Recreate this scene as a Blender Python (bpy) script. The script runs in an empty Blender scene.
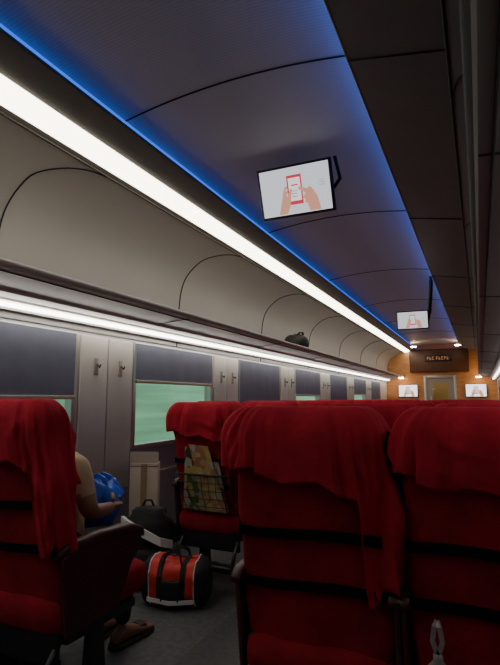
import bpy, bmesh, math, random
from mathutils import Vector, noise, Matrix
random.seed(4)
CH = 1.2
scene = bpy.context.scene
COL = scene.collection

# ---------------------------------------------------------------- materials
def mat(name, col, rough=0.6, metal=0.0, var=0.0, vscale=8.0, bump=0.0, bscale=60.0, emit=None, estr=0.0, sheen=0.0, stretch=None, spec=0.5):
    m = bpy.data.materials.new(name); m.use_nodes = True
    nt = m.node_tree; b = nt.nodes['Principled BSDF']
    b.inputs['Base Color'].default_value = (*col, 1)
    b.inputs['Roughness'].default_value = rough
    b.inputs['Metallic'].default_value = metal
    b.inputs['Specular IOR Level'].default_value = spec
    if sheen: 
        b.inputs['Sheen Weight'].default_value = sheen
        b.inputs['Sheen Tint'].default_value = (*[min(1, c*2+0.05) for c in col], 1)
    tc = nt.nodes.new('ShaderNodeTexCoord'); mp = nt.nodes.new('ShaderNodeMapping')
    nt.links.new(tc.outputs['Object'], mp.inputs['Vector'])
    if stretch: mp.inputs['Scale'].default_value = stretch
    if var > 0:
        n = nt.nodes.new('ShaderNodeTexNoise'); n.inputs['Scale'].default_value = vscale; n.inputs['Detail'].default_value = 5
        r = nt.nodes.new('ShaderNodeValToRGB')
        r.color_ramp.elements[0].position = 0.3; r.color_ramp.elements[1].position = 0.7
        r.color_ramp.elements[0].color = (*[c*(1-var) for c in col], 1)
        r.color_ramp.elements[1].color = (*[min(1, c*(1+var)) for c in col], 1)
        nt.links.new(mp.outputs[0], n.inputs['Vector']); nt.links.new(n.outputs['Fac'], r.inputs['Fac'])
        nt.links.new(r.outputs['Color'], b.inputs['Base Color'])
    if bump > 0:
        n2 = nt.nodes.new('ShaderNodeTexNoise'); n2.inputs['Scale'].default_value = bscale; n2.inputs['Detail'].default_value = 3
        bp = nt.nodes.new('ShaderNodeBump'); bp.inputs['Strength'].default_value = bump; bp.inputs['Distance'].default_value = 0.01
        nt.links.new(mp.outputs[0], n2.inputs['Vector']); nt.links.new(n2.outputs['Fac'], bp.inputs['Height'])
        nt.links.new(bp.outputs['Normal'], b.inputs['Normal'])
    if emit:
        b.inputs['Emission Color'].default_value = (*emit, 1); b.inputs['Emission Strength'].default_value = estr
    return m

M_cove = mat('coving_laminate', (0.44, 0.425, 0.395), 0.45, var=0.04, vscale=2)
M_soffit = mat('soffit_laminate', (0.11, 0.105, 0.10), 0.55, var=0.05)
M_rack = mat('rack_grey', (0.45, 0.44, 0.42), 0.45)
M_post = mat('post_cream', (0.58, 0.54, 0.475), 0.5, var=0.05, vscale=3)
M_wall = mat('wall_lower_mauve', (0.28, 0.25, 0.265), 0.6, var=0.06)
M_seam = mat('seam_dark', (0.012, 0.012, 0.012), 0.8)
M_alu = mat('aluminium', (0.5, 0.5, 0.5), 0.35, metal=0.8)
M_alu_dull = mat('aluminium_dull', (0.42, 0.36, 0.27), 0.45, metal=0.4)
M_blind = mat('blind_fabric', (0.165, 0.17, 0.22), 0.85, bump=0.2, bscale=200, var=0.08, vscale=5)
M_floor = mat('floor_vinyl', (0.10, 0.10, 0.105), 0.5, var=0.3, vscale=30, bump=0.1, bscale=120)
M_red = mat('seat_red_fabric', (0.24, 0.007, 0.017), 0.9, var=0.25, vscale=7, bump=0.35, bscale=45, sheen=0.12, spec=.2)
M_red2 = mat('seat_cover_cloth', (0.37, 0.011, 0.030), 0.9, var=0.20, vscale=9, bump=0.4, bscale=30, sheen=0.15, spec=.2)
M_maroon = mat('armrest_maroon', (0.06, 0.012, 0.013), 0.45, var=0.1)
M_black = mat('black_plastic', (0.012, 0.012, 0.013), 0.5)
M_blackf = mat('black_fabric', (0.014, 0.014, 0.016), 0.85, bump=0.3, bscale=80)
M_band = mat('elastic_band', (0.006, 0.005, 0.006), 0.95, spec=.1)
M_steel = mat('dark_steel', (0.06, 0.06, 0.065), 0.4, metal=0.7)
M_strip = mat('strip_lamp', (0.9, 0.9, 0.85), 0.5, emit=(1.0, 0.90, 0.72), estr=9.0)
M_led2 = mat('rack_led', (0.9, 0.9, 0.85), 0.5, emit=(1.0, 0.97, 0.90), estr=11.0)
M_fill_r = mat('rack_fill_led', (0.9, 0.9, 0.85), 0.5, emit=(1.0, 0.97, 0.90), estr=7.0)  # added fill: unseen strip on the right that brightens the seats
M_blue = mat('blue_led', (0.05, 0.1, 0.9), 0.5, emit=(0.02, 0.17, 1.0), estr=7.5)
M_blueR = mat('blue_led_bright', (0.05, 0.1, 0.9), 0.5, emit=(0.02, 0.17, 1.0), estr=13.0)
M_blue2 = mat('blue_diffuser', (0.05, 0.1, 0.9), 0.5, emit=(0.03, 0.17, 1.0), estr=1.2)
M_wood = mat('end_wall_veneer', (0.50, 0.24, 0.085), 0.45, var=0.25, vscale=4, stretch=(1, 1, 6))
M_brown = mat('header_brown', (0.09, 0.035, 0.018), 0.45, var=0.2)
M_white = mat('white_trim', (0.75, 0.75, 0.73), 0.5)
M_warm = mat('warm_lamp', (1, 0.8, 0.5), 0.5, emit=(1.0, 0.62, 0.28), estr=40.0)

M_ceil = mat('ceiling_ribbed', (0.165, 0.16, 0.15), 0.55)
nt = M_ceil.node_tree; b = nt.nodes['Principled BSDF']
tc = nt.nodes.new('ShaderNodeTexCoord'); w = nt.nodes.new('ShaderNodeTexWave')
w.bands_direction = 'Y'; w.inputs['Scale'].default_value = 19; w.inputs['Distortion'].default_value = 0.8; w.inputs['Detail'].default_value = 1
r = nt.nodes.new('ShaderNodeValToRGB'); r.color_ramp.elements[0].color = (0.50, 0.475, 0.42, 1); r.color_ramp.elements[1].color = (0.59, 0.565, 0.50, 1)
nt.links.new(tc.outputs['Object'], w.inputs['Vector']); nt.links.new(w.outputs['Fac'], r.inputs['Fac']); nt.links.new(r.outputs['Color'], b.inputs['Base Color'])

# ---------------------------------------------------------------- helpers
def new_obj(name, verts, faces, mats, fmat=None, smooth=False, parent=None):
    me = bpy.data.meshes.new(name); me.from_pydata([tuple(v) for v in verts], [], faces)
    for m in (mats if isinstance(mats, (list, tuple)) else [mats]): me.materials.append(m)
    if fmat: me.polygons.foreach_set('material_index', fmat)
    if smooth: me.polygons.foreach_set('use_smooth', [True]*len(me.polygons))
    me.update()
    bm = bmesh.new(); bm.from_mesh(me); bmesh.ops.recalc_face_normals(bm, faces=bm.faces); bm.to_mesh(me); bm.free()
    o = bpy.data.objects.new(name, me); COL.objects.link(o)
    if parent: o.parent = parent
    return o

class MB:
    """mesh builder joining many parts in one mesh"""
    def __init__(s): s.v = []; s.f = []; s.m = []; s.mats = []; s.sm = []
    def mi(s, m):
        if m not in s.mats: s.mats.append(m)
        return s.mats.index(m)
    def add(s, verts, faces, m, smooth=False):
        o = len(s.v); s.v += [tuple(v) for v in verts]; k = s.mi(m)
        for f in faces: s.f.append(tuple(i+o for i in f)); s.m.append(k); s.sm.append(smooth)
    def box(s, x0, x1, y0, y1, z0, z1, m, bev=0.0):
        bm = bmesh.new(); bmesh.ops.create_cube(bm, size=1)
        for v in bm.verts: v.co = Vector(((x0+x1)/2+v.co.x*(x1-x0), (y0+y1)/2+v.co.y*(y1-y0), (z0+z1)/2+v.co.z*(z1-z0)))
        if bev: bmesh.ops.bevel(bm, geom=bm.edges[:], offset=bev, segments=3, affect='EDGES', profile=0.5)
        bm.verts.index_update()
        s.add([v.co.copy() for v in bm.verts], [[v.index for v in f.verts] for f in bm.faces], m, bev > 0); bm.free()
    def loft(s, rings, m, cap=True, smooth=True):
        n = len(rings[0]); vs = [p for r in rings for p in r]; fs = []
        for i in range(len(rings)-1):
            for j in range(n):
                k = (j+1) % n; fs.append((i*n+j, i*n+k, (i+1)*n+k, (i+1)*n+j))
        if cap: fs.append(tuple(range(n))[::-1]); fs.append(tuple((len(rings)-1)*n+j for j in range(n)))
        s.add(vs, fs, m, smooth)
    def tube(s, pts, r, m, n=8):
        pts = [Vector(p) for p in pts]; rings = []
        for i, p in enumerate(pts):
            d = (pts[min(i+1, len(pts)-1)]-pts[max(i-1, 0)]).normalized()
            u = d.cross(Vector((0, 0, 1)))
            if u.length < 1e-3: u = d.cross(Vector((1, 0, 0)))
            u.normalize(); w_ = u.cross(d)
            rr = r[i] if isinstance(r, (list, tuple)) else r
            rings.append([p+u*math.cos(a)*rr+w_*math.sin(a)*rr for a in [2*math.pi*k/n for k in range(n)]])
        s.loft(rings, m)
    def strap(s, pts, wv, th, m):
        """flat ribbon: wv = width vector"""
        pts = [Vector(p) for p in pts]; wv = Vector(wv); rings = []
        for i, p in enumerate(pts):
            d = (pts[min(i+1, len(pts)-1)]-pts[max(i-1, 0)]).normalized()
            t = d.cross(wv).normalized()*th
            rings.append([p-wv-t, p+wv-t, p+wv+t, p-wv+t])
        s.loft(rings, m, smooth=False)
    def prism(s, poly, axis, a0, a1, m, bev=0.0):
        bm = bmesh.new()
        mk = (lambda p, a: (a, p[0], p[1])) if axis == 'x' else (lambda p, a: (p[0], a, p[1]))
        A = [bm.verts.new(mk(p, a0)) for p in poly]; B = [bm.verts.new(mk(p, a1)) for p in poly]
        bm.faces.new(A); bm.faces.new(B[::-1])
        for i in range(len(poly)): bm.faces.new((A[i], B[i], B[(i+1) % len(poly)], A[(i+1) % len(poly)]))
        bmesh.ops.recalc_face_normals(bm, faces=bm.faces)
        if bev: bmesh.ops.bevel(bm, geom=bm.edges[:], offset=bev, segments=2, affect='EDGES', profile=0.5)
        bm.verts.index_update()
        s.add([v.co.copy() for v in bm.verts], [[v.index for v in f.verts] for f in bm.faces], m, False); bm.free()
    def mesh(s, name):
        me = bpy.data.meshes.new(name); me.from_pydata(s.v, [], s.f)
        for m in s.mats: me.materials.append(m)
        me.polygons.foreach_set('material_index', s.m); me.polygons.foreach_set('use_smooth', s.sm)
        bm = bmesh.new(); bm.from_mesh(me); bmesh.ops.recalc_face_normals(bm, faces=bm.faces); bm.to_mesh(me); bm.free()
        return me
    def obj(s, name, loc=(0, 0, 0), rot=(0, 0, 0), parent=None):
        o = bpy.data.objects.new(name, s.mesh(name)); COL.objects.link(o); o.location = loc; o.rotation_euler = rot
        if parent: o.parent = parent
        return o

def inst(name, me, loc, rot=(0, 0, 0), scale=(1, 1, 1)):
    o = bpy.data.objects.new(name, me); COL.objects.link(o); o.location = loc; o.rotation_euler = rot; o.scale = scale; return o
def empty(name, loc=(0, 0, 0)):
    e = bpy.data.objects.new(name, None); COL.objects.link(e); e.location = loc; return e
def se(a, p):
    c, s_ = math.cos(a), math.sin(a)
    return math.copysign(abs(c)**(2/p), c), math.copysign(abs(s_)**(2/p), s_)
def extr(name, pts, y0, y1, m, smooth=False):
    n = len(pts); vs = [(x, y0, z+CH) for x, z in pts]+[(x, y1, z+CH) for x, z in pts]
    return new_obj(name, vs, [(i, i+1, n+i+1, n+i) for i in range(n-1)], m, smooth=smooth)

YB, YE = -1.6, 15.0
XL, XR = -2.45, 0.45
XC = -1.0

# ---------------------------------------------------------------- room shell
mb = MB(); mb.box(XL-.1, XR+.1, YB, YE, -.06, 0, M_floor); mb.obj('floor')
mb = MB()
mb.strap([(XC, YB, .002), (XC, YE, .002)], (.33, 0, 0), .002, mat('aisle_runner', (0.085, 0.085, 0.09), .55, var=.2, vscale=40)); mb.obj('aisle_floor_runner')

wins = [(-.59+1.88*i, .68+1.88*i) for i in range(8)]
ZT, ZBt = .44, -.387
def build_side_wall(name, x, sgn):
    mb = MB(); t = .08*sgn
    x0, x1 = sorted((x, x+t))
    mb.box(x0, x1, YB, YE, 0, ZBt+CH, M_wall)
    mb.box(x0, x1, YB, YE, ZT+CH, 2.75, M_cove)
    ys = [YB]+[v for w_ in wins for v in w_]+[YE]
    for i in range(0, len(ys), 2):
        mb.box(x0, x1, ys[i], ys[i+1], ZBt+CH, ZT+CH, M_post)
    xi0, xi1 = sorted((x, x-.018*sgn))
    for i in range(0, len(ys), 2):
        a, c = ys[i]+.03, ys[i+1]-.03
        if c-a > 1: continue
        mid = (a+c)/2
        mb.box(xi0, xi1, a, mid-.006, .55, ZT+CH-.01, M_post, .006)
        mb.box(xi0, xi1, mid+.006, c, .55, ZT+CH-.01, M_post, .006)
        for yy in (mid-.13, mid+.13):
            xa, xb = sorted((x-.018*sgn, x-.03*sgn))
            mb.box(xa, xb, yy-.018, yy+.018, CH+.16, CH+.28, M_alu_dull, .005)
            mb.tube([(x-.03*sgn, yy, CH+.235), (x-.055*sgn, yy, CH+.215), (x-.062*sgn, yy, CH+.235)], .006, M_steel)
    xa, xb = sorted((x, x-.05*sgn))
    mb.box(xa, xb, YB, YE, 0, .14, M_steel, .01)
    xa, xb = sorted((x, x-.012*sgn))
    mb.box(xa, xb, YB, YE, .60, .615, M_alu_dull)
    return mb.obj(name)
build_side_wall('wall_left', XL, -1)
build_side_wall('wall_right', XR, 1)

M_glass = bpy.data.materials.new('window_glass'); M_glass.use_nodes = True
nt = M_glass.node_tree; nt.nodes.clear()
o_ = nt.nodes.new('ShaderNodeOutputMaterial'); mx = nt.nodes.new('ShaderNodeMixShader'); tr = nt.nodes.new('ShaderNodeBsdfTransparent'); gl = nt.nodes.new('ShaderNodeBsdfGlossy')
tr.inputs['Color'].default_value = (.86, .97, .90, 1); gl.inputs['Roughness'].default_value = .05; mx.inputs['Fac'].default_value = .06
nt.links.new(tr.outputs[0], mx.inputs[1]); nt.links.new(gl.outputs[0], mx.inputs[2]); nt.links.new(mx.outputs[0], o_.inputs['Surface'])

def window(k, x, sgn, y0, y1, bl):
    e = empty('window_%d' % k, (x, (y0+y1)/2, 0))
    hw = (y1-y0)/2; z0, z1 = ZBt+CH, ZT+CH
    def P(mb, n):
        return mb.obj(n, parent=e)
    mb = MB(); f = .035
    xs = sorted((.03*sgn, -.015*sgn))
    mb.box(*xs, -hw, -hw+f, z0, z1, M_alu, .006); mb.box(*xs, hw-f, hw, z0, z1, M_alu, .006)
    mb.box(*xs, -hw+f, hw-f, z0, z0+f, M_alu, .006); mb.box(*xs, -hw+f, hw-f, z1-f, z1, M_alu, .006)
    P(mb, 'frame')
    mb = MB(); xs = sorted((.04*sgn, .046*sgn)); mb.box(*xs, -hw+.01, hw-.01, z0+.01, z1-.01, M_glass); P(mb, 'glass_pane')
    mb = MB()
    n = 60; vs = []; fs = []
    for i in range(n+1):
        yy = -hw+.02+(2*hw-.04)*i/n; dx = .0015*math.sin(i*.5)
        vs += [(dx-.018*sgn, yy, z1-.01), (dx-.018*sgn, yy, bl+CH)]
    for i in range(n): fs.append((2*i, 2*i+1, 2*i+3, 2*i+2))
    mb.add(vs, fs, M_blind, True)
    mb.box(*sorted((-.028*sgn, -.008*sgn)), -hw+.02, hw-.02, bl+CH-.025, bl+CH, M_alu_dull, .004)
    P(mb, 'roller_blind')
bls = [.1, .02, .145, -.34, .06, -.05, .1, -.2]
k = 1
for i, (a, c) in enumerate(wins):
    window(k, XL, -1, a, c, bls[i]); k += 1
for i, (a, c) in enumerate(wins):
    window(k, XR, 1, a, c, -.34); k += 1

cpts = [(-2.44, .46), (-2.43, .66), (-2.42, .84), (-2.395, .99), (-2.34, 1.10), (-2.24, 1.19), (-2.11, 1.26), (-1.95, 1.32)]
def crv(s_):
    t = s_*(len(cpts)-1); i = min(int(t), len(cpts)-2); f = t-i
    p0 = cpts[max(i-1, 0)]; p1 = cpts[i]; p2 = cpts[i+1]; p3 = cpts[min(i+2, len(cpts)-1)]
    return tuple(0.5*((2*p1[a])+(-p0[a]+p2[a])*f+(2*p0[a]-5*p1[a]+4*p2[a]-p3[a])*f*f+(-p0[a]+3*p1[a]-3*p2[a]+p3[a])*f**3) for a in (0, 1))
prof = [crv(i/28) for i in range(29)]
extr('ceiling_coving_left', prof, YB, YE, M_cove, True)
M_cove_r = mat('coving_laminate_shade', (0.15, 0.158, 0.16), .5)  # right coving painted darker, the shade is put into its colour
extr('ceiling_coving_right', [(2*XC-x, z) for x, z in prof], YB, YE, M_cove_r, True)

def seam_obj(name, mirror):
    mb = MB()
    def pt(y, s_):
        x, z = crv(s_); x += .003; z -= .002
        if mirror: x = 2*XC-x
        return (x, y, z+CH)
    for kk in range(-2, 7):
        Y0 = 1.88+1.89*kk
        if Y0 < YB: continue
        path = [pt(Y0, s_*.053) for s_ in range(0, 15)]
        for a in range(1, 13):
            t = a/12*math.pi/2
            path.append(pt(Y0+.42*(1-math.cos(t)), .742+.242*math.sin(t)))
        Y1 = min(Y0+1.89+.35, YE-.02)
        path += [pt(Y0+.42+(Y1-Y0-.42)*i/4, .984) for i in range(1, 5)]
        mb.tube(path, .0042, M_seam, 6)
    return mb.obj(name)
seam_obj('trim_coving_seam_left', False); seam_obj('trim_coving_seam_right', True)

def soffit(name, mir, matl):
    f = (lambda x: 2*XC-x) if mir else (lambda x: x)
    edge = -1.58
    pr = [(-1.95, 1.32), (-1.725, 1.36), (edge-.005, 1.385), (edge, 1.39), (edge, 1.412), (edge-.012, 1.412), (edge-.012, 1.395), (-1.70, 1.40), (-1.72, 1.50)]
    return extr(name, [(f(x), z) for x, z in pr], YB, YE, matl)
soffit('ceiling_soffit_left', False, M_soffit)
soffit('ceiling_soffit_right', True, mat('soffit_laminate_right', (0.16, 0.17, 0.172), .5, var=.05))
arc = []
for i in range(25):
    x = -1.72+1.44*i/24; arc.append((x, 1.455+.075*(1-((x-XC)/.72)**2)))
extr('ceiling', arc, YB, YE, M_ceil, True)
mb = MB(); mb.box(XL-.1, XR+.1, YB, YE, 2.78, 2.84, M_soffit); mb.obj('roof_panel')
mb = MB()
for y in [0, 2.0, 4.0, 6.0, 8.0, 10.0, 12.0, 14.0]:
    mb.tube([(x, y, z+CH-.001) for x, z in arc], .005, M_seam, 6)
mb.obj('trim_ceiling_seams')
mb = MB()
for y in [-.6, 1.9, 3.9, 5.9, 7.9, 9.9, 11.9, 13.9]:
    mb.tube([(2*XC-x, y, z+CH-.001) for x, z in [(-1.58, 1.385), (-1.725, 1.36), (-1.95, 1.32)]], .004, M_seam, 6)
mb.tube([(-.42, YB, 1.388+CH), (-.42, YE, 1.388+CH)], .005, mat('tan_edge_trim', (.45, .38, .22), .4), 6)
mb.obj('trim_soffit_right')

# lamps ------------------------------------------------------
mb = MB()
for i in range(0, 7):
    a = 1.0+2.0*i; c = min(a+1.995, YE-.02)
    if i == 0: a = -.7
    pr = [(-1.905, 1.330), (-1.90, 1.317), (-1.765, 1.342), (-1.76, 1.354)]
    n = 4
    mb.add([(x, a, z+CH) for x, z in pr]+[(x, c, z+CH) for x, z in pr], [(j, j+1, n+j+1, n+j) for j in range(3)]+[(0, 1, 2, 3), (4, 5, 6, 7)], M_strip)
mb.obj('ceiling_strip_lamp')
mb = MB()
mb.strap([(-1.675, YB, 1.435+CH), (-1.675, YE-.02, 1.435+CH)], (0, 0, .006), .003, M_blue)
mb.strap([(-1.578, YB, 1.404+CH), (-1.578, YE-.02, 1.404+CH)], (0, 0, .006), .002, M_blue2)
mb.obj('cove_led_strip')
mb = MB()
mb.strap([(-.35, YB, 1.412+CH), (-.35, YE-.02, 1.412+CH)], (.014, 0, .006), .003, M_blueR); mb.obj('cove_led_strip')

# luggage racks ----------------------------------------------
M_rack_r = mat('rack_grey_shade', (0.15, 0.16, 0.165), 0.5)  # darker copy of the rack colour with shade painted in
def rack(name, front, wallx, M_r, M_edge):
    mb = MB()
    f = front; w_ = wallx
    def X(t): return f+(w_-f)*t
    prof = [(X(0), .605), (X(.02), .598), (X(.10), .596), (X(.58), .575), (X(.60), .558), (X(.76), .548), (X(.78), .535), (X(.90), .530), (X(.91), .50), (X(1), .50), (X(1), .59), (X(.9), .60), (X(.1), .61), (X(.04), .64), (X(0), .64)]
    mb.prism([(x, z+CH) for x, z in prof], 'y', YB, YE-.01, M_r)
    mb.tube([(X(0), YB, .622+CH), (X(0), YE-.01, .622+CH)], .016, M_edge)
    mb.tube([(X(.10), YB, .594+CH), (X(.10), YE-.01, .594+CH)], .004, M_seam, 6)
    for y in [-.6, 1.3, 3.2, 5.1, 7.0, 8.9, 10.8, 12.7, 14.6]:
        mb.tube([(X(.02), y, .597+CH), (X(.1), y, .595+CH), (X(.58), y, .574+CH)], .004, M_seam, 6)
    return mb.obj(name)
rack('luggage_rack', -1.95, XL+.005, M_rack, mat('rack_edge_satin', (.42, .41, .39), .4))
rack('luggage_rack', .02, XR-.005, M_rack_r, mat('rack_edge_shade', (.12, .12, .12), .8))  # front tube is painted darker as shade too
def rled(m, M_, y00):
    mb = MB()
    for i in range(8):
        a = -.9+1.97*i; c = a+1.95
        c = min(c, YE-.02)
        if a < y00: a = y00
        if c < a: continue
        mb.prism([(m(-2.335), .524+CH), (m(-2.378), .524+CH), (m(-2.378), .509+CH), (m(-2.335), .512+CH)], 'y', a, c, M_)
    mb.obj('rack_led_and_fill')  # left strip is the rack lamp, the right one an added fill
rled(lambda x: x, M_led2, -.4); rled(lambda x: 2*XC-x, M_fill_r, -.4)

# ---------------------------------------------------------------- end wall + door
mb = MB()
dx0, dx1, dz = -1.42, -.56, 1.84
mb.box(XL-.1, dx0, YE, YE+.08, 0, 2.8, M_wood); mb.box(dx1, XR+.1, YE, YE+.08, 0, 2.8, M_wood); mb.box(dx0, dx1, YE, YE+.08, dz, 2.8, M_wood)
mb.obj('wall_end')
mb = MB(); mb.box(-1.78, -.22, YE-.12, YE-.001, 1.93, 2.58, M_brown, .03); mb.obj('door_header_panel')
e = empty('destination_display', (XC, YE-.13, 2.32))
mb = MB(); mb.box(-.36, .36, -.02, .005, -.09, .09, M_black, .01); mb.obj('housing', parent=e)
M_ledt = mat('led_text', (.3, .15, .08), .5, emit=(1, .45, .2), estr=.35)
mb = MB()
for i, x in enumerate([-.27, -.2, -.13, -.03, .04, .11, .18, .25]):
    for j in range(3):
        if (i+j) % 3: mb.box(x-.02, x+.02, -.024, -.02, -.045+j*.035, -.03+j*.035, M_ledt)
    mb.box(x-.022, x-.012, -.024, -.02, -.045, .045, M_ledt)
mb.obj('led_characters', parent=e)
e = empty('door_1', (XC+.01, YE, 0))
mb = MB()
hw = .43
mb.box(-hw, -hw+.07, -.03, .06, 0, dz, M_alu, .008); mb.box(hw-.07, hw, -.03, .06, 0, dz, M_alu, .008); mb.box(-hw+.07, hw-.07, -.03, .06, dz-.07, dz, M_alu, .008)
mb.obj('frame', parent=e)
mb = MB(); M_door = mat('door_grey', (.30, .28, .25), .4)
mb.box(-hw+.07, -.20, .0, .04, 0, dz-.07, M_door); mb.box(.20, hw-.07, 0, .04, 0, dz-.07, M_door); mb.box(-.2, .2, 0, .04, 0, .75, M_door); mb.box(-.2, .2, 0, .04, 1.62, dz-.07, M_door)
mb.obj('leaf', parent=e)
mb = MB(); mb.box(-.2, .2, .015, .025, .75, 1.62, M_glass); mb.obj('glass_pane', parent=e)
mb = MB(); mb.tube([(-.25, -.02, .9), (-.25, -.05, .95), (-.25, -.05, 1.2), (-.25, -.02, 1.25)], .012, M_alu); mb.obj('handle', parent=e)
mb = MB(); mv = mat('vestibule_wall', (.4, .32, .22), .6)
mb.box(-1.9, -.1, YE+1.5, YE+1.55, 0, 2.6, mv); mb.box(-1.95, -1.9, YE+.08, YE+1.55, 0, 2.6, mv); mb.box(-.1, -.05, YE+.08, YE+1.55, 0, 2.6, mv); mb.box(-1.95, -.05, YE+.08, YE+1.55, 2.6, 2.65, mv); mb.box(-1.95, -.05, YE+.08, YE+1.55, -.06, 0, M_floor)
mb.obj('wall_vestibule')
mb = MB(); mb.box(-1.25, -.75, YE+.7, YE+.9, 2.57, 2.598, M_warm); mb.obj('vestibule_ceiling_lamp')
mb = MB(); mb.box(XL-.1, XR+.1, YB-.08, YB, 0, 2.8, mat('back_wall_cream', (.5, .46, .4), .6)); mb.obj('wall_back')
mb = MB()  # warm ceiling lamps added to brighten the end wall
for x in (-1.55, -.45):
    rings = []
    for rr, z in ((.07, 2.572), (.075, 2.56), (.06, 2.552)):
        rings.append([(x+rr*math.cos(2*math.pi*q/20), 14.0+rr*math.sin(2*math.pi*q/20), z+.012) for q in range(20)])
    mb.loft(rings, M_warm)
mb.obj('added_ceiling_downlight')
for x in (-2.0, 0.0):  # further warm lamps added below the racks to light the end wall
    mb = MB(); rings = []
    for rr, z in ((.07, 1.80), (.075, 1.785), (.06, 1.775)):
        rings.append([(x+rr*math.cos(2*math.pi*q/20), 14.75+rr*math.sin(2*math.pi*q/20), z-.015) for q in range(20)])
    mb.loft(rings, M_warm); mb.obj('added_rack_downlight')

# ---------------------------------------------------------------- screens
M_screen = mat('screen_glow', (.3, .3, .33), .3, emit=(.86, .89, .95), estr=.85)
M_screen2 = mat('screen_glow_wall', (.3, .3, .33), .3, emit=(.90, .91, .95), estr=1.9)
M_pink = mat('slide_phone_red', (.3, .05, .08), .4, emit=(.75, .04, .07), estr=.9)
M_skinp = mat('slide_hand_skin', (.3, .2, .15), .4, emit=(.78, .36, .25), estr=.9)
M_paper = mat('slide_phone_screen', (.3, .3, .3), .4, emit=(.95, .95, .97), estr=1.0)
M_greyt = mat('slide_text_grey', (.3, .3, .35), .4, emit=(.35, .36, .42), estr=.9)
def monitor(name, w_, h_, loc, rot, M_scr, arm=None):
    e = empty(name, loc); e.rotation_euler = rot
    mb = MB(); b_ = .016
    mb.box(-w_/2-b_, w_/2+b_, 0, .035, -h_/2-b_, h_/2+b_, M_black, .006)
    mb.box(-w_*.3, w_*.3, .035, .06, -h_*.3, h_*.3, M_black, .008)
    mb.obj('housing', parent=e)
    mb = MB(); mb.box(-w_/2, w_/2, -.002, .0005, -h_/2, h_/2, M_scr); mb.obj('screen', parent=e)
    s_ = h_
    mb = MB()
    mb.box(-.17*s_, .17*s_, -.0032, -.002, -.30*s_, .33*s_, M_pink)
    mb.box(-.135*s_, .135*s_, -.0042, -.0032, -.22*s_, .27*s_, M_paper)
    mb.box(-.08*s_, .08*s_, -.0048, -.0042, .10*s_, .13*s_, M_pink)
    for q in range(3): mb.box(-.08*s_, .06*s_, -.0048, -.0042, (-.02-.06*q)*s_, (0-.06*q)*s_, M_greyt)
    def flat(poly, d, m): mb.add([(x*s_, d, z*s_) for x, z in poly], [tuple(range(len(poly)))], m)
    flat([(-.42, -.48), (-.22, -.48), (-.13, -.30), (-.10, -.12), (-.06, .02), (-.09, .06), (-.13, .0), (-.19, -.12), (-.22, .03), (-.26, .05), (-.28, -.02), (-.33, -.2)], -.0055, M_skinp)
    flat([(-.25, .02), (-.17, .05), (-.17, .11), (-.24, .10)], -.0035, M_skinp)
    flat([(-.25, -.08), (-.17, -.04), (-.17, .02), (-.24, .01)], -.0035, M_skinp)
    flat([(.30, -.48), (.55, -.48), (.50, -.2), (.40, -.02), (.34, .04), (.28, .0), (.10, .07), (.07, .03), (.12, -.02), (.24, -.09), (.20, -.13), (.17, -.18), (.22, -.22), (.2, -.28), (.26, -.32)], -.0055, M_skinp)
    for q in range(3): mb.box(.55*s_, .68*s_, -.0035, -.002, (.12-.05*q)*s_, (.135-.05*q)*s_, M_greyt)
    mb.obj('slide_picture', parent=e)
    if arm:
        mb = MB()
        for pts, r_ in arm: mb.tube(pts, r_, M_black)
        mb.obj('bracket_arm', parent=e)
    return e
monitor('hanging_monitor', .45, .285, (-.98, 2.83, CH+1.29), (math.radians(20), 0, 0), M_screen,
        arm=[([(.0, .05, 0), (.08, .10, .04), (.12, .10, .10), (.12, .08, .15)], .014), ([(-.1, .05, 0), (0, .10, .04), (-.05, .10, .10), (-.05, .08, .15)], .014), ([(.16, .05, -.1), (.27, .08, .03), (.26, .04, .16)], .012)])
monitor('hanging_monitor', .35, .20, (-.70, 6.35, CH+.955), (math.radians(6), 0, 0), M_screen,
        arm=[([(.05, .05, 0), (.18, .05, .0), (.20, .03, .10), (.24, -.02, .46), (.24, -.02, .51)], .024)])
monitor('wall_monitor', .50, .32, (-1.85, YE-.065, CH+.22), (0, 0, 0), M_screen2)
monitor('wall_monitor', .50, .32, (-.08, YE-.065, CH+.22), (0, 0, 0), M_screen2)

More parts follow.
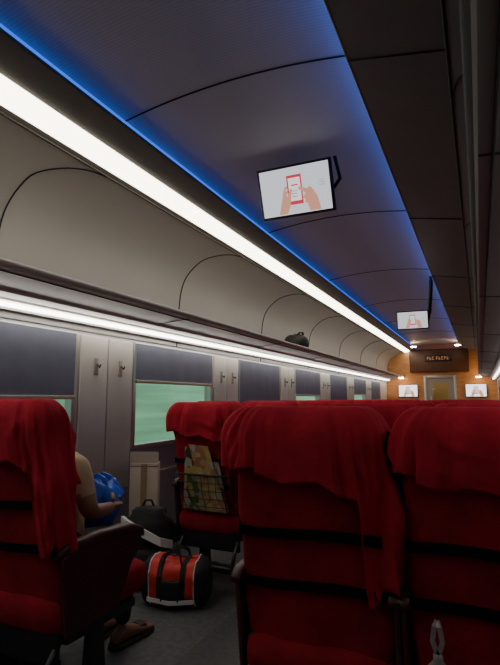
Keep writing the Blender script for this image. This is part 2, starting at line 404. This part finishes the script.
# ---------------------------------------------------------------- seats
ZTOP = 1.165
def hwz(z):
    b_ = .235
    if z > ZTOP-.09: b_ -= .065*(1-math.sqrt(max(0, 1-((z-(ZTOP-.09))/.09)**2)))
    if z < .55: b_ -= .02*(.55-z)/.2
    return b_
def htz(z):
    b_ = .058
    if z > ZTOP-.07: b_ = .012+(b_-.012)*math.sqrt(max(0, 1-((z-(ZTOP-.07))/.07)**2))
    if .95 < z: b_ += .012*math.sin(min(1, (z-.95)/.2)*math.pi)
    return b_
def ycz(z): return .075+.15*(ZTOP-z)/.8
def bp(z, a, off=0):
    c, s_ = se(a, 4.2)
    return Vector((c*(hwz(z)+off), ycz(z)+s_*(htz(z)+off), z))
NA = 56
def mag_mat(i):
    m = bpy.data.materials.new('magazine_print_%d' % i); m.use_nodes = True; nt = m.node_tree; b_ = nt.nodes['Principled BSDF']
    tc = nt.nodes.new('ShaderNodeTexCoord'); v = nt.nodes.new('ShaderNodeTexVoronoi'); v.inputs['Scale'].default_value = 14+5*i
    r_ = nt.nodes.new('ShaderNodeValToRGB'); r_.color_ramp.interpolation = 'CONSTANT'
    cs = [[(.30, .04, .03), (.40, .27, .08), (.33, .31, .27), (.05, .06, .03)], [(.35, .2, .08), (.36, .33, .28), (.25, .02, .02), (.1, .05, .02)], [(.25, .25, .2), (.35, .28, .08), (.06, .12, .05), (.3, .03, .03)], [(.35, .25, .12), (.4, .33, .1), (.3, .14, .08), (.35, .35, .35)]][i]
    el = r_.color_ramp.elements; el[0].color = (*cs[0], 1); el[0].position = 0; el[1].color = (*cs[1], 1); el[1].position = .35
    for p, c in ((.55, cs[2]), (.78, cs[3])): e_ = el.new(p); e_.color = (*c, 1)
    nt.links.new(tc.outputs['Object'], v.inputs['Vector']); nt.links.new(v.outputs['Color'], r_.inputs['Fac']); nt.links.new(r_.outputs['Color'], b_.inputs['Base Color'])
    b_.inputs['Roughness'].default_value = .3
    return m
def seat_mesh(name, pocket=False, seed=0):
    mb = MB()
    zs = [.34+.02*i for i in range(0, 37)]+[1.08, 1.10, 1.115, 1.13, 1.14, 1.15, 1.157, 1.161, 1.164]
    zs = sorted(set(round(z, 4) for z in zs))
    rings = []
    for z in zs:
        r_ = []
        for k_ in range(NA):
            a = 2*math.pi*k_/NA
            p = bp(z, a)
            nv = noise.noise(Vector((p.x*6+seed, p.y*6, p.z*5)))*.016+noise.noise(Vector((p.x*22+seed, p.y*9, p.z*10)))*.008
            d = Vector((p.x*.3, p.y-ycz(z), 0)); 
            if d.length > 0: d.normalize()
            r_.append(p+d*nv)
        rings.append(r_)
    mb.loft(rings, M_red)
    # draped head cover with a long flap on one side
    NC = NA*3
    rings = []; m_ = 44
    def hem(a):
        c, s_ = se(a, 4.2)
        h = .955-.04*c+.014*math.sin(c*9+seed)
        t = max(0, min(1, (c-.60)/.07)); t = t*t*(3-2*t)
        h = h*(1-t)+t*(.64+.03*math.sin(a*7))
        if s_ > .3: h = max(h, .86) if c > .7 else .84
        return h
    for j in range(m_+1):
        t = j/m_; r_ = []
        for k_ in range(NC):
            a = 2*math.pi*k_/NC; hz = hem(a)
            z = ZTOP-.0005-(ZTOP-hz)*(t**1.5)
            c, s_ = se(a, 4.2)
            fold = noise.noise(Vector((c*4+seed*3, s_*2, z*3)))*.030*(.3+t)+noise.noise(Vector((c*13+seed, s_*3, z*5)))*.020*(.25+t)
            # creases pulled diagonally from the shoulder towards the flap
            ridge = 1-abs(noise.noise(Vector((c*2.2+z*5+seed, z*2-c*1.5, seed))))*4
            fold += max(0, ridge)*.012*(.3+.7*t)
            off = max(.013+.020*t+fold, .006)
            p = bp(z, a, off)
            if j == 0: p = Vector((p.x, p.y, ZTOP+.012))
            else: p.z += .012*max(0, 1-t*2)
            r_.append(p)
        rings.append(r_)
    last = rings[-1]; rings.append([Vector((p.x*.985, ycz(p.z)+(p.y-ycz(p.z))*.80, p.z+.006)) for p in last])
    mb.loft(rings, M_red2, cap=False)
    mb.add([Vector(p) for p in rings[0]], [tuple(range(NC))], M_red2, True)
    for zb in (.80, .645):
        pts = [Vector((x, ycz(zb)-.070-.004*(1-(x/.22)**2), zb+.006*math.sin(x*12+seed))) for x in [-.215+.43*i/16 for i in range(17)]]
        pts = [Vector((-.232, ycz(zb)-.035, zb))]+pts+[Vector((.232, ycz(zb)-.035, zb))]
        mb.strap(pts, (0, 0, .0145), .003, M_band)
    rings = []
    for y, w_, zt, zb in [(.14, .22, .46, .36), (.17, .235, .475, .33), (.30, .237, .475, .33), (.45, .238, .48, .33), (.60, .237, .485, .335), (.66, .23, .475, .345), (.685, .21, .45, .37)]:
        r_ = []
        for k_ in range(28):
            c, s_ = se(2*math.pi*k_/28, 4.5)
            r_.append((c*w_, y, (zt+zb)/2+s_*(zt-zb)/2))
        rings.append(r_)
    mb.loft(rings, M_red)
    for sx in (-1, 1):
        xa, xb = sorted((sx*.238, sx*.256))
        poly = [(.12, .62), (.20, .645), (.52, .63), (.585, .60), (.59, .56), (.52, .50), (.45, .36), (.16, .34)]
        mb.prism(poly, 'x', xa, xb, M_maroon, .006)
        rings = []
        for y, z, w_, h_ in [(.10, .635, .016, .012), (.14, .65, .022, .018), (.30, .655, .025, .02), (.50, .645, .026, .02), (.58, .62, .024, .018), (.60, .60, .014, .012)]:
            rings.append([(sx*.244+se(2*math.pi*q/16, 3)[0]*w_, y, z+se(2*math.pi*q/16, 3)[1]*h_) for q in range(16)])
        mb.loft(rings, M_maroon)
    for sx in (-.17, .17):
        mb.prism([(.26, 0.0), (.56, 0.0), (.56, .03), (.46, .06), (.43, .34), (.37, .34), (.35, .06), (.26, .03)], 'x', sx-.02, sx+.02, M_steel, .004)
    mb.box(-.22, .22, .2, .6, .30, .335, M_steel, .005)
    for sx in (-.2, .2):
        mb.tube([(sx, .22, .36), (sx, .12, .25), (sx, .08, .17)], .012, M_steel)
    mb.box(-.215, .215, .04, .11, .145, .185, M_black, .012)
    mb.box(-.215, .215, .155, .175, .24, .46, M_black, .006)
    if pocket:
        pz0, pz1 = .47, .72
        yb = lambda z: ycz(z)-.066
        mm = [mag_mat(i) for i in range(4)]
        for i, (x, w_, zt, tilt) in enumerate([(-.08, .19, .88, .05), (.06, .20, .80, -.04), (-.02, .21, .76, .02), (.09, .14, .90, -.1)]):
            p = [(x-w_/2, pz0+.02), (x+w_/2, pz0+.02), (x+w_/2+tilt, zt), (x-w_/2+tilt, zt+.01)]
            vs = [(a_, yb(z_)-.010-.010*i, z_) for a_, z_ in p]+[(a_, yb(z_)-.017-.010*i, z_) for a_, z_ in p]
            mb.add(vs, [(0, 1, 2, 3), (7, 6, 5, 4), (0, 4, 5, 1), (1, 5, 6, 2), (2, 6, 7, 3), (3, 7, 4, 0)], mm[i])
        for i in range(9):
            x = -.2+.05*i
            mb.tube([(x, yb(pz0)-.01, pz0), (x, yb(.6)-.062, .6), (x, yb(pz1)-.058, pz1)], .0025, M_black, 5)
        for z in (.47, .52, .57, .62, .67, .72):
            bul = .01 if z < .48 else .06
            mb.tube([(-.21, yb(z)-.005, z), (-.17, yb(z)-bul, z), (.17, yb(z)-bul, z), (.21, yb(z)-.005, z)], .0025 if z < .72 else .007, M_black, 5)
    return mb.mesh(name)

SM = [seat_mesh('passenger_seat_mesh_a', seed=0.3), seat_mesh('passenger_seat_mesh_b', seed=2.7), seat_mesh('passenger_seat_mesh_c', seed=5.1)]
SP = seat_mesh('passenger_seat_mesh_pocket', pocket=True, seed=7.7)
yR = [1.4+1.06*i for i in range(12)]
for i, y in enumerate(yR):
    inst('passenger_seat', SM[0 if i == 0 else i % 3], (-.492, y, 0)); inst('passenger_seat', SM[(i+1) % 3], (.023, y, 0))
yL = [1.30, 2.80, 3.95]+[3.95+1.06*i for i in range(1, 10)]
for i, y in enumerate(yL):
    inst('passenger_seat', SP if i == 1 else SM[(i+2) % 3], (-1.635, y, 0), scale=(1, 1, 1.02 if i == 0 else 1))
    if i != 1: inst('passenger_seat', SM[i % 3], (-2.155, y, 0))

# ---------------------------------------------------------------- luggage
M_bagred = mat('duffel_red', (.62, .03, .022), .6, var=.15, bump=.3, bscale=40)
M_whitef = mat('white_piping', (.65, .65, .65), .6)
mb = MB(); rings = []
N = 36; L = .22
for i in range(19):
    t = -1+2*i/18; x = t*L
    k_ = (1-abs(t)**5)**.5 if abs(t) < 1 else 0
    k_ = .55+.45*k_ if abs(t) < .999 else .5
    r_ = []
    for q in range(N):
        c, s_ = se(2*math.pi*q/N, 2.9)
        z = .135+s_*.135*k_*(1-.08*math.sin(t*4+1))
        nn = noise.noise(Vector((x*9, c*2, s_*2)))*.018
        r_.append((x, c*(.125*k_+nn), max(.004, z+(nn if s_ > -.5 else 0))))
    rings.append(r_)
for a_, b_, m_ in ((0, 4, M_blackf), (3, 8, M_bagred), (7, 12, M_bagred), (11, 16, M_bagred), (15, 19, M_blackf)):
    mb.loft(rings[a_:b_], m_, cap=(a_ == 0 or b_ == 19))
def band(i, off, m_, r_=.006):
    mb.tube([Vector((p[0], p[1]*(1+off), p[2]+(off*.13 if p[2] > .1 else 0))) for p in rings[i]]+[Vector((rings[i][0][0], rings[i][0][1]*(1+off), rings[i][0][2]))], r_, m_, 6)
band(3, .01, M_whitef, .004); band(15, .01, M_whitef, .004)
for i in (6, 12):
    pts = [Vector((p[0], p[1]*1.04, p[2]*1.02+.002)) for p in rings[i][N//2:]+rings[i][:N//2+1]]
    mb.strap(pts, (.016, 0, 0), .003, M_blackf)
for sy in (-1, 1):
    mb.strap([(rings[6][0][0], sy*.105, .20), (-.06, sy*.09, .29), (-.02, sy*.05, .315), (.03, sy*.05, .315), (.05, sy*.09, .29), (rings[12][0][0], sy*.105, .20)], (0, .003, .010), .006, M_blackf)
mb.tube([(-.17, 0, .262), (0, .0, .276), (.17, 0, .262)], .005, M_black, 6)
mb.box(-.065, .065, -.150, -.12, .04, .17, M_blackf, .012)
mb.strap([(-.15, -.132, .06), (0, -.155, .05), (.15, -.132, .06)], (0, .001, .012), .003, M_whitef)
o = mb.obj('duffel_bag', (-1.70, 2.68, 0), (0, 0, math.radians(14))); o.scale = (.93, .9, .97)

mb = MB(); rings = []
for i in range(16):
    t = i/15; z = .01+t*.47
    w_ = .17*(1-.25*t**3)*(1 if t < .93 else .8); d_ = .12*(1-.35*t**2)*(1 if t < .93 else .7)
    r_ = []
    for q in range(36):
        c, s_ = se(2*math.pi*q/36, 3)
        nn = noise.noise(Vector((c*2, s_*2, z*7)))*.018
        r_.append((c*(w_+nn), s_*(d_+nn)-.04*t*t, z))
    rings.append(r_)
rings.append([(p[0]*.5, p[1]*.4-.02, .50) for p in rings[-1]])
mb.loft(rings, M_blackf)
mb.box(-.11, .11, -.165, -.10, .05, .25, M_blackf, .03)
mb.strap([(-.155, -.085, .42), (-.1, -.138, .40), (0, -.156, .355), (.1, -.142, .30), (.165, -.080, .27)], (0, .002, .026), .012, M_whitef)
mb.tube([(-.04, -.03, .49), (-.02, -.03, .535), (.02, -.03, .535), (.04, -.03, .49)], .008, M_blackf)
for sx in (-.08, .08):
    mb.strap([(sx, .05, .47), (sx, .11, .40), (sx*1.2, .14, .25), (sx*1.3, .11, .08)], (.022, 0, 0), .006, M_blackf)
mb.obj('backpack', (-2.04, 2.86, 0), (0, 0, math.radians(25)))

M_card = mat('cardboard', (.60, .51, .39), .8, var=.08, vscale=5)
mb = MB()
mb.box(-.10, .10, -.06, .06, .0, .74, M_card, .004)
mb.prism([(-.06, .742), (-.065, .82), (-.06, .82), (-.055, .742)], 'x', -.10, .10, M_card)
mb.strap([(0, -.0625, .01), (0, -.0625, .735)], (.022, 0, 0), .001, mat('packing_tape', (.42, .30, .16), .3))
mb.tube([(-.1, -.062, .72), (.1, -.062, .72)], .002, M_seam, 5)
mb.obj('cardboard_box', (-2.24, 3.08, 0), (0, 0, math.radians(28)))

M_pat = mat('patterned_dark_fabric', (.02, .022, .016), .8, var=.9, vscale=40, bump=.6, bscale=50)
mb = MB(); rings = []
for i in range(15):
    t = -1+2*i/14; y = t*.22; k_ = max(.12, (1-abs(t)**2.6))**.6
    rings.append([(se(2*math.pi*q/28, 2.6)[0]*.13*k_, y, .088*k_+se(2*math.pi*q/28, 2.6)[1]*.088*k_+noise.noise(Vector((q*.6, y*12, 0)))*.006) for q in range(28)])
mb.loft(rings, M_pat)
mb.strap([(.03, -.12, .15), (.06, -.07, .19), (.07, 0, .20), (.06, .07, .19), (.03, .12, .15)], (.012, 0, 0), .004, M_blackf)
mb.tube([(0, -.18, .13), (0, -.08, .178), (0, .08, .178), (0, .18, .13)], .005, M_steel, 6)
mb.obj('holdall_bag', (-2.10, 6.05, CH+.612), (0, 0, math.radians(5))).scale = (1.1, 1.2, 1.15)

M_blueb = mat('blue_polythene', (.02, .09, .55), .28, var=.2, bump=.5, bscale=25)
mb = MB(); rings = []
for i in range(17):
    t = i/16; z = t*.24; r0 = .105*(math.sin(min(1, t*1.25+.28)*math.pi*.5))*(1 if t < .7 else 1-.35*(t-.7)/.3)
    rings.append([(math.cos(a)*r0*1.1+noise.noise(Vector((math.cos(a)*3, math.sin(a)*3, z*14)))*.03, math.sin(a)*r0*.8+noise.noise(Vector((math.cos(a)*3+5, math.sin(a)*3, z*14)))*.025, z+.02*t*math.sin(3*a)) for a in [2*math.pi*q/48 for q in range(48)]])
mb.loft(rings, M_blueb)
for sy in (-1, 1):
    mb.strap([(-.05, sy*.03, .22), (-.035, sy*.03, .26), (0, sy*.025, .275), (.035, sy*.03, .26), (.05, sy*.03, .22)], (.0, .004, .0), .012, M_blueb)
mb.obj('carrier_bag', (-1.72, 2.00, .58), (0, 0, math.radians(10))).scale = (1, 1, .9)

M_clear = mat('translucent_plastic', (.22, .20, .20), .35, bump=.6, bscale=30)
mb = MB(); rings = []
for i in range(15):
    t = i/14; z = -.20+.20*t
    r0 = .012+.055*math.sin(math.pi*min(1, t*1.02+.08))**.8 if t < .93 else .012
    rings.append([(math.cos(a)*r0*(1+.25*noise.noise(Vector((math.cos(a)*3, math.sin(a)*3, z*25)))), math.sin(a)*r0*.45, z) for a in [2*math.pi*q/32 for q in range(32)]])
mb.loft(rings, M_clear)
for sx in (-1, 1): mb.strap([(0, 0, -.005), (sx*.012, 0, .03), (sx*.006, .0, .065), (0, .01, .075)], (0, .003, .0), .006, M_clear)
mb.obj('plastic_bag', (-.13, 1.42, .565))

# ---------------------------------------------------------------- passenger
M_skin = mat('skin', (.20, .095, .055), .5, var=.08, bump=.05)
M_shirt = mat('shirt_tan', (.36, .26, .16), .8, var=.1, bump=.4, bscale=25)
M_trou = mat('trousers_dark', (.018, .018, .022), .85, bump=.3, bscale=25)
M_hair = mat('hair_black', (.006, .005, .005), .95, bump=.3, bscale=120, stretch=(1, 1, .15), spec=.1)
M_sandal = mat('sandal', (.03, .02, .015), .6)
def skin_obj(name, verts, edges, radii, roots, mats_, classify, parent, sub=2):
    me = bpy.data.meshes.new(name); me.from_pydata(verts, edges, [])
    o = bpy.data.objects.new(name+'_tmp', me); COL.objects.link(o)
    bpy.context.view_layer.objects.active = o
    md = o.modifiers.new('s', 'SKIN'); md.use_smooth_shade = True; md.branch_smoothing = .4
    sv = me.skin_vertices[0].data
    for i, r_ in enumerate(radii):
        sv[i].radius = r_ if isinstance(r_, tuple) else (r_, r_); sv[i].use_root = i in roots
    sd = o.modifiers.new('d', 'SUBSURF'); sd.levels = sub; sd.render_levels = sub
    dg = bpy.context.evaluated_depsgraph_get(); dg.update()
    em = bpy.data.meshes.new_from_object(o.evaluated_get(dg))
    bpy.data.objects.remove(o)
    em.materials.clear()
    for m in mats_: em.materials.append(m)
    for p in em.polygons: p.material_index = classify(p.center); p.use_smooth = True
    r_ = bpy.data.objects.new(name, em); COL.objects.link(r_); r_.parent = parent
    return r_
PX = -1.73
per = empty('seated_passenger', (0, 0, 0))
V = [(PX, 1.76, .56), (PX, 1.75, .70), (PX, 1.71, .83), (PX-.005, 1.73, .915), (PX-.03, 1.76, .965), (PX-.05, 1.79, 1.0),
     (PX+.14, 1.71, .90), (-1.52, 1.71, .72), (-1.58, 1.90, .70), (-1.595, 1.935, .70),
     (PX-.15, 1.71, .90), (-1.93, 1.72, .72), (-1.86, 1.90, .70), (-1.84, 1.935, .70),
     (PX+.085, 1.79, .545), (PX+.09, 2.11, .535), (PX+.065, 2.15, .30), (PX+.06, 2.14, .09),
     (PX-.085, 1.79, .545), (PX-.09, 2.11, .535), (PX-.09, 2.15, .30), (PX-.09, 2.14, .09), (PX+.125, 1.71, .915), (PX-.135, 1.71, .915)]
E = [(0, 1), (1, 2), (2, 3), (3, 4), (4, 5), (3, 22), (22, 6), (6, 7), (7, 8), (8, 9), (3, 23), (23, 10), (10, 11), (11, 12), (12, 13), (0, 14), (14, 15), (15, 16), (16, 17), (0, 18), (18, 19), (19, 20), (20, 21)]
R = [(.13, .10), (.125, .095), (.14, .10), (.10, .075), .05, .047, .056, .040, .029, .026, .056, .040, .029, .026, .085, .062, .05, .038, .085, .062, .05, .038, .058, .058]
def cls(c):
    if c.z < .645 and (c.y > 1.85 or c.z < .62): return 2
    if c.z > .96 and abs(c.x-PX+.03) < .08: return 0
    if abs(c.x-PX) > .13 and c.z < .80: return 0
    if c.y > 1.84: return 0
    return 1
skin_obj('body', V, E, R, {0}, [M_skin, M_shirt, M_trou], cls, per)
for sx in (.06, -.09):
    mb = MB(); rings = []
    for y, w_, h_ in [(-.06, .022, .03), (-.04, .034, .05), (.0, .036, .075), (.05, .037, .06), (.11, .044, .042), (.155, .046, .03), (.185, .038, .022), (.20, .02, .014)]:
        rings.append([(se(2*math.pi*q/20, 2.4)[0]*w_, y, .018+h_*.5+se(2*math.pi*q/20, 2.4)[1]*h_*.5) for q in range(20)])
    mb.loft(rings, M_skin)
    for ti in range(5):
        tx = (-.034+.017*ti)*(1 if sx > 0 else -1); ly = .20-.012*ti
        mb.tube([(tx, ly-.05, .034), (tx, ly-.01, .034), (tx, ly+.008, .028), (tx, ly+.014, .027)], [.011 if ti == 0 else .0085]*2+[.009 if ti == 0 else .007, .003], M_skin, 10)
    rings = []
    for z in (0.0, .018):
        rings.append([(se(2*math.pi*q/24, 2.8)[0]*.047, .07+se(2*math.pi*q/24, 2.8)[1]*.145, z) for q in range(24)])
    mb.loft(rings, M_sandal)
    mb.strap([(-.046, .12, .015), (-.03, .115, .058), (0, .11, .068), (.03, .115, .058), (.046, .12, .015)], (0, .02, 0), .003, M_sandal)
    o = mb.obj('foot_with_sandal', (PX+sx, 2.14, 0), (0, 0, math.radians(-8 if sx > 0 else 8)), parent=per)
for side, wx in ((1, -1.595), (-1, -1.84)):
    dirx = -side
    vs = [(wx, 1.935, .70), (wx+dirx*.006, 1.975, .702), (wx+dirx*.010, 2.005, .703)]
    es = [(0, 1), (1, 2)]; rs = [(.022, .016), (.033, .015), (.034, .014)]
    palm = skin_obj('palm', vs, es, rs, {0}, [M_skin], lambda c: 0, per)
    for fi, (dz_, ln) in enumerate([(.027, .92), (.009, 1.0), (-.009, .94), (-.026, .76)]):
        p0 = Vector((wx+dirx*.008, 1.995, .703+dz_))
        p = [p0, p0+Vector((dirx*.008, .032*ln, 0)), p0+Vector((dirx*.026, .050*ln, 0)), p0+Vector((dirx*.045, .052*ln, 0))]
        skin_obj('finger_%d' % (fi+1), [tuple(q) for q in p], [(0, 1), (1, 2), (2, 3)], [.0095, .0088, .008, .0065], {0}, [M_skin], lambda c: 0, per)
    p0 = Vector((wx+dirx*.004, 1.955, .722))
    p = [p0, p0+Vector((dirx*.018, .014, .020)), p0+Vector((dirx*.036, .032, .024)), p0+Vector((dirx*.048, .044, .022))]
    skin_obj('thumb', [tuple(q) for q in p], [(0, 1), (1, 2), (2, 3)], [.0125, .011, .010, .0075], {0}, [M_skin], lambda c: 0, per)
bm = bmesh.new(); bmesh.ops.create_uvsphere(bm, u_segments=40, v_segments=28, radius=1)
for v in bm.verts:
    x, y, z = v.co
    px, py, pz = x*.072, y*.092, z*.108
    if z < 0: px *= 1-.28*(-z)**1.5; py *= 1-.10*(-z)
    if y > .2:
        py += .020*math.exp(-((x/.16)**2+((z+.12)/.16)**2)) + .008*math.exp(-((x/.10)**2+((z-.12)/.25)**2))
        py += .007*math.exp(-((x/.30)**2+((z+.48)/.07)**2))+.006*math.exp(-((x/.30)**2+((z+.60)/.07)**2))
        for sx in (-1, 1): py -= .010*math.exp(-(((x-sx*.42)/.17)**2+((z-.05)/.13)**2))
        py += .006*math.exp(-((z-.26)/.10)**2)
        if z < -.8: py += .008
    v.co = Vector((px, py, pz))
me = bpy.data.meshes.new('head'); bm.to_mesh(me); bm.free()
me.materials.append(M_skin); [setattr(p, 'use_smooth', True) for p in me.polygons]
HL = Vector((PX-.105, 1.80, 1.025)); HR = (math.radians(-34), math.radians(-14), math.radians(12))
head = inst('head', me, HL, HR); head.parent = per
mb = MB()
bm = bmesh.new(); bmesh.ops.create_uvsphere(bm, u_segments=40, v_segments=24, radius=1)
for v in bm.verts:
    x, y, z = v.co
    v.co = Vector((x*.080, y*.099-.006, z*.115+.004))
dele = [v for v in bm.verts if (v.co.y > .035 and v.co.z < .055) or v.co.z < -.075 or (v.co.y > -.01 and v.co.z < -.01)]
bmesh.ops.delete(bm, geom=dele, context='VERTS'); bm.verts.index_update(); bm.verts.ensure_lookup_table()
mb.add([v.co.copy() for v in bm.verts], [[v.index for v in f.verts] for f in bm.faces], M_hair, True); bm.free()
h = mb.obj('hair', HL, HR, parent=per)
mb = MB()
M_eye = mat('eye_white', (.7, .7, .68), .3)
for sx in (-1, 1):
    bmx = bmesh.new(); bmesh.ops.create_uvsphere(bmx, u_segments=14, v_segments=10, radius=.011); bmx.verts.index_update()
    mb.add([v.co+Vector((sx*.030, .078, .006)) for v in bmx.verts], [[v.index for v in f.verts] for f in bmx.faces], M_eye, True)
    mb.add([v.co*.5+Vector((sx*.030, .0845, .006)) for v in bmx.verts], [[v.index for v in f.verts] for f in bmx.faces], M_black, True); bmx.free()
    mb.tube([(sx*.016, .090, .024), (sx*.03, .089, .028), (sx*.044, .080, .023)], .0028, M_hair, 6)
    mb.tube([(sx*.070, -.002, .02), (sx*.080, -.012, .026), (sx*.083, -.016, .008), (sx*.079, -.010, -.014), (sx*.071, -.002, -.024)], [.005, .006, .006, .006, .005], M_skin, 8)
mb.obj('face_features', HL, HR, parent=per)

# ---------------------------------------------------------------- outside
M_green = mat('foliage_bank', (.33, .60, .38), .9, var=.5, vscale=.9, stretch=(1, .12, 1.6))
vs = []; fs = []; nx, ny = 14, 70
for i in range(nx):
    for j in range(ny):
        x = -5.5-i*1.0; y = -15+j*1.0
        z = -1.0+ (i/nx)**.7*6.2+noise.noise(Vector((x*.3, y*.25, 0)))*1.0*(i/nx+.2)
        vs.append((x, y, z))
for i in range(nx-1):
    for j in range(ny-1):
        a = i*ny+j; fs.append((a, a+1, a+ny+1, a+ny))
new_obj('grass_embankment', vs, fs, M_green, smooth=True)
mb = MB(); mb.box(-60, 40, -60, 90, -1.3, -1.1, mat('ground_grass', (.12, .2, .08), .9, var=.3)); mb.obj('ground')

w = bpy.data.worlds.new('World'); scene.world = w; w.use_nodes = True
bg = w.node_tree.nodes['Background']; bg.inputs['Color'].default_value = (.85, .94, 1.0, 1); bg.inputs['Strength'].default_value = .9

# ---------------------------------------------------------------- camera
cd = bpy.data.cameras.new('Camera'); cam = bpy.data.objects.new('Camera', cd); COL.objects.link(cam)
cd.sensor_fit = 'HORIZONTAL'; cd.sensor_width = 36; cd.lens = 36; cd.clip_start = .02
cam.location = (0, 0, CH); cam.rotation_euler = (math.radians(90+7.52), 0, math.radians(24.5))
scene.camera = cam
